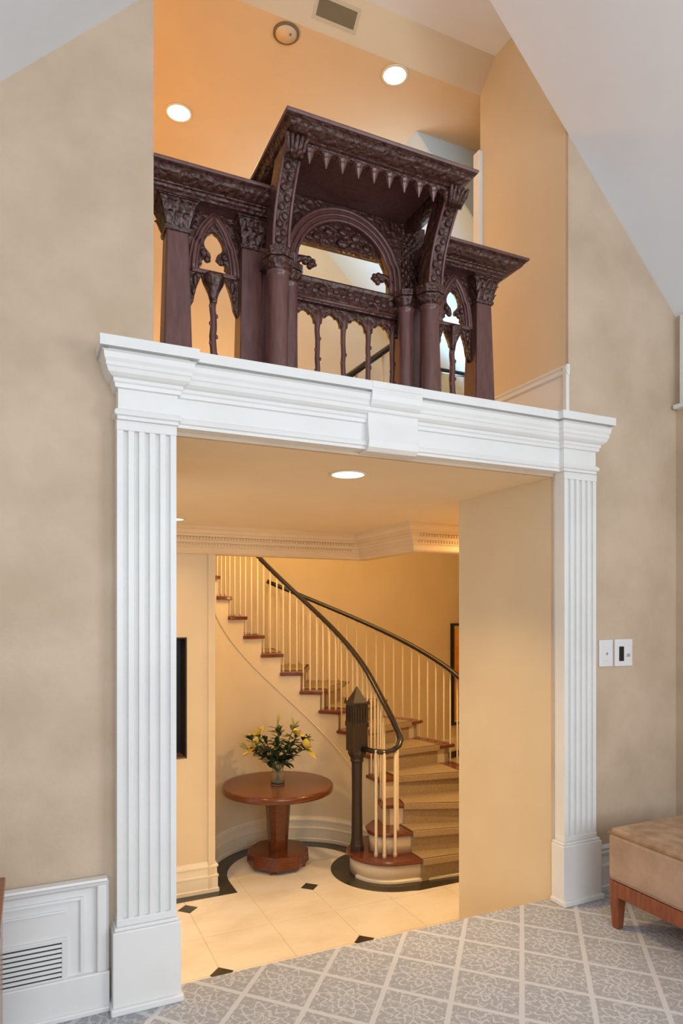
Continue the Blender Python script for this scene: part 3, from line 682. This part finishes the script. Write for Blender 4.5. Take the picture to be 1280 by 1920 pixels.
# first two steps with rounded ends
def step(name, poly_r, n, grow):
    MB().prism_xy(poly_r, TZ(n - 1), TZ(n) - .034, smooth=True).build('riser', 'stringer', stair)
    c = Vector((sum(p[0] for p in poly_r) / len(poly_r), sum(p[1] for p in poly_r) / len(poly_r)))
    P = [Vector(p) for p in poly_r]; Q = []
    for i, p in enumerate(P):
        a, b_ = P[i - 1], P[(i + 1) % len(P)]; d = (b_ - a).normalized(); Q.append(tuple(p + Vector((d.y, -d.x)) * grow))
    MB().prism_xy(Q, TZ(n) - .034, TZ(n), smooth=False).build('tread', 'tread', stair, .008)
    return Q
p1 = arc(2.955, 5.385, .335, 150, 262, 22) + [(3.05, 5.03), (3.177, 5.015), (3.5, 4.985), (4.0, 4.93), (4.1, 5.3), (3.3, 5.6), (2.9, 5.75)]
step('step', p1, 1, .032)
p2 = arc(2.96, 5.375, .165, 170, 250, 12) + [(3.0, 5.205), (3.12, 5.185), (3.5, 5.10), (4.0, 5.02), (4.1, 5.35), (3.3, 5.6), (2.95, 5.60), (2.82, 5.48)]
step('step', p2, 2, .030)
for n, pts in ((1, [(3.10, 4.975), (3.5, 4.945), (3.86, 4.905)]), (2, [(3.10, 5.15), (3.5, 5.065), (3.86, 5.01)])):
    nxt = {1: [(3.86, 5.10), (3.5, 5.15), (3.10, 5.24)], 2: [(3.86, 5.2), (3.5, 5.30), (3.10, 5.42)]}[n]
    MB().prism_xy(pts + nxt, TZ(n), TZ(n) + .012).build('carpet_runner', 'runner', stair, .005)
    MB().prism_xy([(x, y - .008) for x, y in pts] + [(x, y + .02) for x, y in pts[::-1]], TZ(n) - .045, TZ(n) + .012).build('runner_nosing', 'runner', stair, .004)
    MB().prism_xy([(x, y + .026) for x, y in pts] + [(x, y + .06) for x, y in pts[::-1]], TZ(n - 1), TZ(n) - .02).build('runner_riser', 'runner', stair)
MB().sweep(p1[8:26], [(0, FZ), (.02, FZ), (.02, FZ + .02), (.010, FZ + .03), (0, FZ + .03)], side=1).build('step_base_moulding', 'ivory', stair)
# handrails
RH = .77
inner = [(2.715, 5.40, .272), (2.76, 5.26, .268), (2.82, 5.18, .270), (2.89, 5.14, .290), (2.945, 5.14, .325), (2.98, 5.17, .372), (2.995, 5.23, .425), (3.000, 5.35, .520), (3.003, 5.50, .638), (3.004, 5.65, .755)]
for a in range(6, 176, 4):
    rr = RI + .012; inner.append((SC[0] + rr * cos(rad(a)), SC[1] + rr * sin(rad(a)), nose(a) + RH))
MB().tube(inner, .030, 10, flat=.8).build('handrail', 'rail', stair)
outer = [(SC[0] + (RO - .02) * cos(rad(a)), SC[1] + (RO - .02) * sin(rad(a)), nose(a) + RH + .03) for a in range(-40, 84, 4)]
MB().tube(outer, .032, 10, flat=.8).build('handrail', 'rail', stair)
# balusters: plain ivory sticks
def stick(x, y, z0, z1, r=.0080):
    mb = MB().lathe([(r * 1.35, z0), (r * 1.35, z0 + .03), (r, z0 + .045), (r, z1)], x, y, 10)
    mb.build('baluster', 'stringer', stair)
for n in range(3, NT + 1):
    for t in (.18, .52, .86):
        a = PHI[n] + t * (PHI[n + 1] - PHI[n]); r = RI + .012
        stick(SC[0] + r * cos(rad(a)), SC[1] + r * sin(rad(a)), TZ(n), nose(a) + RH - .01)
    for t in (.12, .38, .64, .90):
        a = PHI[n] + t * (PHI[n + 1] - PHI[n])
        if a > 82 : continue
        r = RO - .02
        stick(SC[0] + r * cos(rad(a)), SC[1] + r * sin(rad(a)), TZ(n), nose(a) + RH + .02)
for x, y, n, z1 in ((2.765, 5.225, 1, .285), (2.815, 5.165, 1, .285), (2.915, 5.150, 1, .33), (2.985, 5.235, 2, .43)):
    stick(x, y, TZ(n), z1, .0135)
# newel post: tapered shaft, lantern-like head with slits and a pyramid roof
NX, NY = 2.690, 5.455; Z1 = TZ(1)
nw = MB(); nw.lathe([(.066, Z1), (.066, Z1 + .05), (.060, Z1 + .06), (.054, Z1 + .10), (.048, Z1 + .5), (.052, Z1 + .80)], NX, NY, 8, smooth=False)
nw = nw.build('newel_post', 'newel', stair)
MB().lathe([(.052, Z1 + .795), (.064, Z1 + .815), (.060, Z1 + .835), (.088, Z1 + .88), (.088, Z1 + .90), (.082, Z1 + .91)], NX, NY, 8, smooth=False).build('neck_moulding', 'newel', nw)
def sq(mb, w0, w1, z0, z1): return mb.frustum(NX, NY, z0, z1, w0, w0, w1, w1)
hd = MB(); sq(hd, .150, .150, Z1 + .90, Z1 + 1.34); hd.build('lantern_head', 'newel', nw, .004)
for k in range(4):
    ca, sa = round(cos(k * pi / 2)), round(sin(k * pi / 2)); mb = MB()
    for j in (-2, -1, 0, 1, 2):
        u = j * .027; c = (NX + ca * .078 - sa * u, NY + sa * .078 + ca * u)
        mb.box(c[0] - .006, c[0] + .006, c[1] - .006, c[1] + .006, Z1 + 1.17, Z1 + 1.31)
    mb.box(NX + ca * .074 - (abs(sa) * .078 + .004), NX + ca * .074 + (abs(sa) * .078 + .004), NY + sa * .074 - (abs(ca) * .078 + .004), NY + sa * .074 + (abs(ca) * .078 + .004), Z1 + 1.12, Z1 + 1.165)
    mb.build('carved_arcade', 'newel', nw)
hd = MB(); sq(hd, .176, .180, Z1 + 1.325, Z1 + 1.345); hd.build('eave', 'newel', nw, .003)
hd = MB(); sq(hd, .140, .004, Z1 + 1.345, Z1 + 1.485); hd.build('pyramid_cap', 'newel', nw)
hd = MB()
for a, c in ((-1, -1), (1, -1), (1, 1), (-1, 1)): hd.frustum(NX + a * .078, NY + c * .078, Z1 + 1.345, Z1 + 1.375, .018, .018, .002, .002)
hd.build('corner_spike', 'newel', nw)

# ------------------------------------------------------------------ round table and flowers
TBX, TBY = 2.09, 5.90; TT = FZ + .755
tb = thing('round_table', 'round red mahogany pedestal table with a tapered column in the foyer', 'table', (TBX, TBY, FZ))
R = .515
MB().lathe([(R - .02, TT - .062), (R - .004, TT - .056), (R, TT - .046), (R, TT - .012), (R - .008, TT - .002), (R - .016, TT)], TBX, TBY, 64).build('table_top', 'redwood', tb)
cm = MB(); n = 8
def octo(r0, r1, z0, z1, cut=.30):
    def o_(r): return [(TBX + x, TBY + y) for x, y in ((-r + cut * 2 * r * .5, -r), (r - cut * 2 * r * .5, -r), (r, -r + cut * r), (r, r - cut * r), (r - cut * r, r), (-r + cut * r, r), (-r, r - cut * r), (-r, -r + cut * r))]
    a, b_ = o_(r0), o_(r1); cm.add([(x, y, z0) for x, y in a] + [(x, y, z1) for x, y in b_], [tuple(range(7, -1, -1)), tuple(range(8, 16))] + [(i, (i + 1) % 8, (i + 1) % 8 + 8, i + 8) for i in range(8)])
octo(.080, .112, FZ + .15, TT - .06, .5)
cm.build('pedestal', 'redwood', tb, .004)
cm = MB(); octo(.270, .262, FZ + .035, FZ + .155, .62); cm.build('base', 'redwood', tb, .006)
for a in (45, 135, 225, 315):
    x, y = TBX + .22 * cos(rad(a + 12)), TBY + .22 * sin(rad(a + 12)); MB().frustum(x, y, FZ, FZ + .07, .06, .06, .085, .085).build('foot', 'redwood', tb, .005)
VX, VY = TBX - .005, TBY - .01
vs = thing('glass_vase', 'clear flared glass vase holding lilies on the round table', 'vase', (VX, VY, TT))
pr = [(.062, TT), (.066, TT + .006), (.064, TT + .03), (.052, TT + .09), (.050, TT + .13), (.060, TT + .17), (.082, TT + .205), (.086, TT + .209), (.082, TT + .207), (.056, TT + .168), (.046, TT + .13), (.048, TT + .09), (.059, TT + .035), (.056, TT + .016), (.0, TT + .014)]
MB().lathe(pr[:-1], VX, VY, 32).build('vase_body', 'glass', vs)
rng = random.Random(3)
def leafblade(mb, base, d, ln, wd, curl=.3):
    d = Vector(d).normalized(); side = d.cross(Vector((0, 0, 1)))
    side = side.normalized() if side.length > .01 else Vector((1, 0, 0)); up = side.cross(d)
    vs_ = []; fs_ = []; k = 5
    for i in range(k + 1):
        t = i / k; c = Vector(base) + d * ln * t - up * 0 - Vector((0, 0, 1)) * curl * ln * t * t * .5
        wv = wd * math.sin(pi * (t * .92 + .06)) ; vs_ += [c - side * wv, c + up * wd * -.25 * sin(pi * t), c + side * wv]
    for i in range(k):
        for e in range(2): fs_.append((i * 3 + e, i * 3 + e + 1, i * 3 + e + 4, i * 3 + e + 3))
    mb.add(vs_, fs_, True)
def lily(az, lean, hgt, kind, label):
    top = Vector((VX + hgt * sin(lean) * cos(az), VY + hgt * sin(lean) * sin(az), TT + .03 + hgt * cos(lean)))
    base = Vector((VX - .02 * cos(az), VY - .02 * sin(az), TT + .03)); mid = Vector((VX + .02 * cos(az), VY + .02 * sin(az), TT + .21))
    t = thing('lily_stem', label, 'flower', tuple(base), 'lilies in the glass vase')
    P = []
    for i in range(9):
        s = i / 8; P.append(base * (1 - s) ** 2 + mid * 2 * s * (1 - s) + top * s * s)
    MB().tube(P, .0045, 5).build('stem', 'leaf2', t)
    d = (P[-1] - P[-2]).normalized()
    lf = MB()
    for k in range(20):
        s = .44 + .028 * k; p = P[min(8, int(s * 8))].lerp(P[min(8, int(s * 8) + 1)], s * 8 % 1)
        a = rng.uniform(0, 2 * pi); v = Vector((cos(a), sin(a), rng.uniform(-.1, .9)))
        leafblade(lf, p, v, rng.uniform(.08, .13), rng.uniform(.014, .024), rng.uniform(0, .6))
    lf.build('leaves', 'leaf' if rng.random() < .75 else 'leaf2', t)
    if kind == 'bloom':
        q = MB(); a_ = d.orthogonal().normalized(); b_ = d.cross(a_)
        for k in range(6):
            an = 2 * pi * k / 6; v = d * .45 + (a_ * cos(an) + b_ * sin(an)) * .9
            leafblade(q, top, v, .135, .036, .35)
        q.build('petals', 'lily', t)
        q = MB()
        for k in range(5):
            an = 2 * pi * k / 5; q.tube([top, top + d * .05 + (a_ * cos(an) + b_ * sin(an)) * .015], .002, 4)
        q.build('stamens', 'bud', t)
    elif kind == 'bud':
        q = MB()
        for k in range(3):
            v = d + Vector((rng.uniform(-.5, .5), rng.uniform(-.5, .5), rng.uniform(0, .5))); v.normalize(); q.tube([top, top + v * .025, top + v * .055, top + v * .085], [.004, .011, .010, .002], 6)
        q.build('buds', 'bud', t)
    else:
        q = MB()
        for k in range(9):
            v = d + Vector((rng.uniform(-1, 1), rng.uniform(-1, 1), rng.uniform(-.2, .8))); leafblade(q, top - d * rng.uniform(0, .06), v, rng.uniform(.05, .085), .017, .3)
        q.build('leaf_tuft', 'leaf', t)
    return t
CA = -YAW   # picture-right direction in plan
specs = [(175, .62, .34, 'bloom', 'large yellow lily at the lower left of the bouquet'), (160, .48, .43, 'bloom', 'yellow lily at the upper left of the bouquet'),
 (15, .42, .42, 'bloom', 'yellow lily right of the middle of the bouquet'), (0, .72, .37, 'bloom', 'small yellow lily at the right edge of the bouquet'),
 (95, .15, .50, 'bud', 'tallest green bud stem at the back of the bouquet'), (170, .80, .38, 'bud', 'pale bud stem reaching far left of the bouquet'),
 (350, .30, .50, 'bud', 'bud stem standing at the upper right of the bouquet'), (178, .60, .46, 'green', 'dark leafy stem at the top left of the bouquet'),
 (5, .62, .46, 'green', 'dark leafy stem at the top right of the bouquet'), (270, .28, .38, 'green', 'dark leafy stem at the front of the bouquet'),
 (80, .10, .44, 'green', 'dark leafy stem in the middle of the bouquet'), (200, .30, .38, 'green', 'dark leafy stem left of the middle of the bouquet'), (330, .42, .36, 'green', 'dark leafy stem low at the right of the bouquet')]
for az, le, hg, kd, lb in specs: lily(rad(az) + CA, le, hg + .03, kd, lb)

# ------------------------------------------------------------------ bench
bn = thing('upholstered_bench', 'taupe velvet bench on tapered cherry wood legs at the right edge', 'bench', (2.85, 1.6, 0))
bx0, bx1, by0, by1 = 2.50, 3.20, .75, 2.365
MB().box(bx0, bx1, by0, by1, .225, .455).build('cushion', 'bench', bn, .022)
MB().box(bx0 + .006, bx1 - .006, by0 + .006, by1 - .006, .440, .475).build('top_pad', 'benchtop', bn, .016)
pip = [(bx0 + .004, by0 + .004, .452), (bx0 + .004, by1 - .004, .452), (bx1 - .004, by1 - .004, .452), (bx1 - .004, by0 + .004, .452)]
MB().tube(pip + [pip[0]], .006, 6).build('piping', 'benchtop', bn)
MB().box(bx0 + .006, bx1 - .006, by0 + .006, by1 - .006, .155, .226).build('apron', 'legwood', bn, .003)
for x in (bx0 + .032, bx1 - .032):
    for y in (by0 + .032, by1 - .032):
        MB().frustum(x, y, 0, .16, .036, .036, .054, .054).build('leg', 'legwood', bn, .004)
# ------------------------------------------------------------------ cabinet whose edge shows at lower left
cb = thing('wooden_cabinet', 'red-brown wooden cabinet edge at the lower left corner', 'cabinet', (-.35, 2.25, 0))
MB().box(-.60, -.082, 2.07, 2.47, .06, .60).build('body', 'legwood', cb, .004)
MB().box(-.61, -.074, 2.06, 2.48, .60, .625).build('top', 'legwood', cb, .005)
MB().box(-.59, -.095, 2.055, 2.075, .09, .58).build('door', 'legwood', cb, .004)
MB().lathe([(.010, .34), (.013, .345), (.013, .365), (.010, .37)], -.15, 2.045, 12).build('knob', 'brass', bpy.data.objects['door'])
for x in (-.575, -.105):
    for y in (2.095, 2.445): MB().box(x - .02, x + .02, y - .02, y + .02, 0, .065).build('leg', 'dwood', cb)
# ------------------------------------------------------------------ grilles, switches, ceiling fittings
vg = thing('return_air_grille', 'white louvred air grille set in the tall left baseboard', 'air vent', (0, 2.676, .06))
MB().box(-.36, .105, 2.672, 2.677, .085, .285).build('backing', 'ventdark', vg)
for z0, z1 in ((.062, .085), (.285, .300)): MB().box(-.36, .125, 2.664, 2.677, z0, z1).build('frame', 'white', vg, .002)
MB().box(.105, .125, 2.664, 2.677, .085, .285).build('frame', 'white', vg, .002)
sl = MB().prism_yz([(2.664, -.006), (2.675, .001), (2.675, .004), (2.664, -.001)], -.36, .105); slm = MB().prism_yz([(2.6635, -.0045), (2.6685, .0035), (2.6685, .0055), (2.6635, -.0010)], -.36, .105).mesh('louvre')
for k in range(11): link('louvre', slm, 'white', vg, 0, (0, 0, .098 + k * .0175))
sw = thing('wall_switch', 'small white switch plate beside the right pilaster', 'switch', (2.835, D, 1.2))
MB().box(2.786, 2.884, D - .010, D, 1.205, 1.350).build('plate', 'plate', sw, .003)
MB().box(2.812, 2.858, D - .013, D - .008, 1.235, 1.320).build('rocker', 'plate', sw, .002)
MB().box(2.832, 2.842, D - .016, D - .012, 1.268, 1.282).build('indicator', 'greyp', sw, .001)
kp_ = thing('wall_keypad', 'white control plate with a black slot, right of the small switch plate', 'control panel', (2.965, D, 1.2))
MB().box(2.898, 3.030, D - .012, D, 1.203, 1.352).build('plate', 'plate', kp_, .003)
MB().box(2.928, 2.962, D - .016, D - .010, 1.232, 1.312).build('black_slot', 'black', kp_, .002)
MB().frustum(2.995, D - .014, 1.255, 1.272, .03, .006, .018, .006).build('lever', 'brass', kp_, .001)
MB().box(2.982, 3.008, D - .014, D - .010, 1.240, 1.320).build('slider', 'plate', kp_, .002)
def downlight(x, y, z, r, label, power, spread=150):
    t = thing('recessed_light', label, 'ceiling light', (x, y, z), 'recessed lamps')
    MB().lathe([(r, z - .0005), (r, z - .006), (r + .014, z - .006), (r + .016, z - .001)], x, y, 32).build('trim_ring', 'ivory', t)
    MB().lathe([(r, z - .004), (r * .5, z - .0075), (.001, z - .0085)], x, y, 32).build('diffuser', 'lamp', t)
    if power: area('lamp_glow', (x, y, z - .02), (x, y, z - 1), r * 1.7, 0, power, WARM, spread, 'DISK')
downlight(.878, 4.405, 4.759, .072, 'glowing recessed lamp at the upper left of the orange ceiling', 7, 120)
downlight(2.004, 3.545, 4.759, .068, 'glowing recessed lamp at the upper right, near the vent', 0.8, 110)
downlight(1.472, 3.088, CZ, .082, 'glowing recessed lamp in the passage ceiling above the opening', 9, 110)
downlight(1.000, 5.115, CZ, .052, 'small glowing recessed lamp beside the left pilaster', 2, 120)
downlight(3.6, 4.1, CZ, .07, 'unseen recessed lamp added to the foyer ceiling behind the passage wall', 36, 170)  # extra lamp out of view, added to brighten the foyer marble
downlight(.1, 4.0, CZ, .07, 'unseen recessed lamp added to the foyer ceiling behind the left pilaster', 21, 150)  # another unseen lamp added for light on the foyer floor
downlight(-.4, 4.6, 4.759, .07, 'unseen recessed lamp added to the upper hall behind the left wall', 14, 120)  # added out of view to warm the upper hall
cs = thing('ceiling_speaker', 'round ceiling speaker with a dark rim on the orange ceiling', 'speaker', (1.305, 3.545, 4.75))
MB().lathe([(.062, 4.7588), (.062, 4.750), (.070, 4.748), (.074, 4.752), (.074, 4.7588)], 1.305, 3.545, 32).build('dark_rim', 'vent_gap', cs)
MB().lathe([(.060, 4.7588), (.060, 4.749), (.001, 4.746)], 1.305, 3.545, 32).build('cover', 'hallceil', cs)
MB().lathe([(.006, 4.748), (.006, 4.742), (.001, 4.741)], 1.325, 3.53, 10).build('sensor', 'vent_gap', cs)
# vent on the sloping strip
av = thing('ceiling_vent', 'rectangular tan air vent near the top of the picture', 'air vent', (1.5, 3.42, 4.88))
bev = math.atan2(4.895 - 4.759, 3.31 - 3.463)      # slope of the strip in the Y-Z plane
vmat = Matrix.Translation((1.545, 3.385, 4.828)) @ Matrix.Rotation(bev - pi, 4, 'X')
def vpart(mb, name, mat):
    me = mb.mesh(name); me.transform(vmat); return link(name, me, mat, av)
vpart(MB().box(-.115, .115, -.040, .040, -.001, .003), 'duct', 'vent_gap')
for a in ((-.135, .135, -.058, -.040), (-.135, .135, .040, .058), (-.135, -.115, -.040, .040), (.115, .135, -.040, .040)): vpart(MB().box(*a, -.001, .008), 'frame', 'vent_tan')
for k in range(16): vpart(MB().box(-.1105 + k * .0143, -.1035 + k * .0143, -.040, .040, 0, .007), 'slat', 'vent_tan')
for k in range(4): vpart(MB().box(-.115, .115, -.026 + k * .0165, -.0225 + k * .0165, .001, .006), 'slat', 'vent_tan')
# ------------------------------------------------------------------ painting far behind the stairs
pt = thing('framed_painting', 'tall orange painting in a black frame far behind the stairs', 'painting', (6.35, 9.1, -.33))
a, b_ = Vector(onwall(6.17)), Vector(onwall(6.60)); u = (b_ - a).normalized(); nn = Vector((u.y, -u.x))
def slab(s0, s1, o0, o1, z0, z1):
    P = [a + u * s0 + nn * o0, a + u * s1 + nn * o0, a + u * s1 + nn * o1, a + u * s0 + nn * o1]; return MB().prism_xy([tuple(p) for p in P], z0, z1)
LN = (b_ - a).length
slab(0, .045, .001, .05, -.33, 1.32).build('frame', 'black', pt); slab(LN - .045, LN, .001, .05, -.33, 1.32).build('frame', 'black', pt)
slab(.045, LN - .045, .001, .05, 1.28, 1.32).build('frame', 'black', pt); slab(.045, LN - .045, .001, .05, -.33, -.29).build('frame', 'black', pt)
slab(.045, LN - .045, .001, .02, -.29, 1.28).build('mat_board', 'mat_board', pt); slab(.10, LN - .10, .02, .025, -.25, 1.24).build('canvas', 'orange_paint', pt)
# ------------------------------------------------------------------ railing of the upper landing
ur = thing('landing_railing', 'dark handrail with ivory balusters seen through the carved balusters', 'railing', (2.7, 4.58, 2.46))
MB().tube([(2.05, 4.58, 3.18), (2.62, 4.58, 3.630), (2.66, 4.58, 3.655)], .024, 8).build('handrail', 'rail', ur)
MB().tube([(2.68, 4.58, 3.46), (3.6, 4.58, 3.46)], .022, 8).build('handrail', 'rail', ur)
MB().lathe([(.040, 2.461), (.040, 3.60), (.055, 3.61), (.055, 3.66), (.03, 3.68), (.045, 3.70), (.02, 3.73)], 2.665, 4.58, 12).build('newel', 'ivory', ur)
MB().tube([(2.56, 4.575, 3.63), (2.575, 4.575, 3.68), (2.62, 4.575, 3.70), (2.67, 4.575, 3.68)], .018, 8).build('volute', 'rail', ur)
for k in range(5):
    x = 2.14 + k * .115; MB().lathe([(.013, 2.461), (.011, 3.20 + (x - 2.07) * .79)], x, 4.58, 8).build('baluster', 'ivory', ur)
for k in range(7):
    x = 2.79 + k * .115; MB().lathe([(.013, 2.461), (.011, 3.45)], x, 4.58, 8).build('baluster', 'ivory', ur)
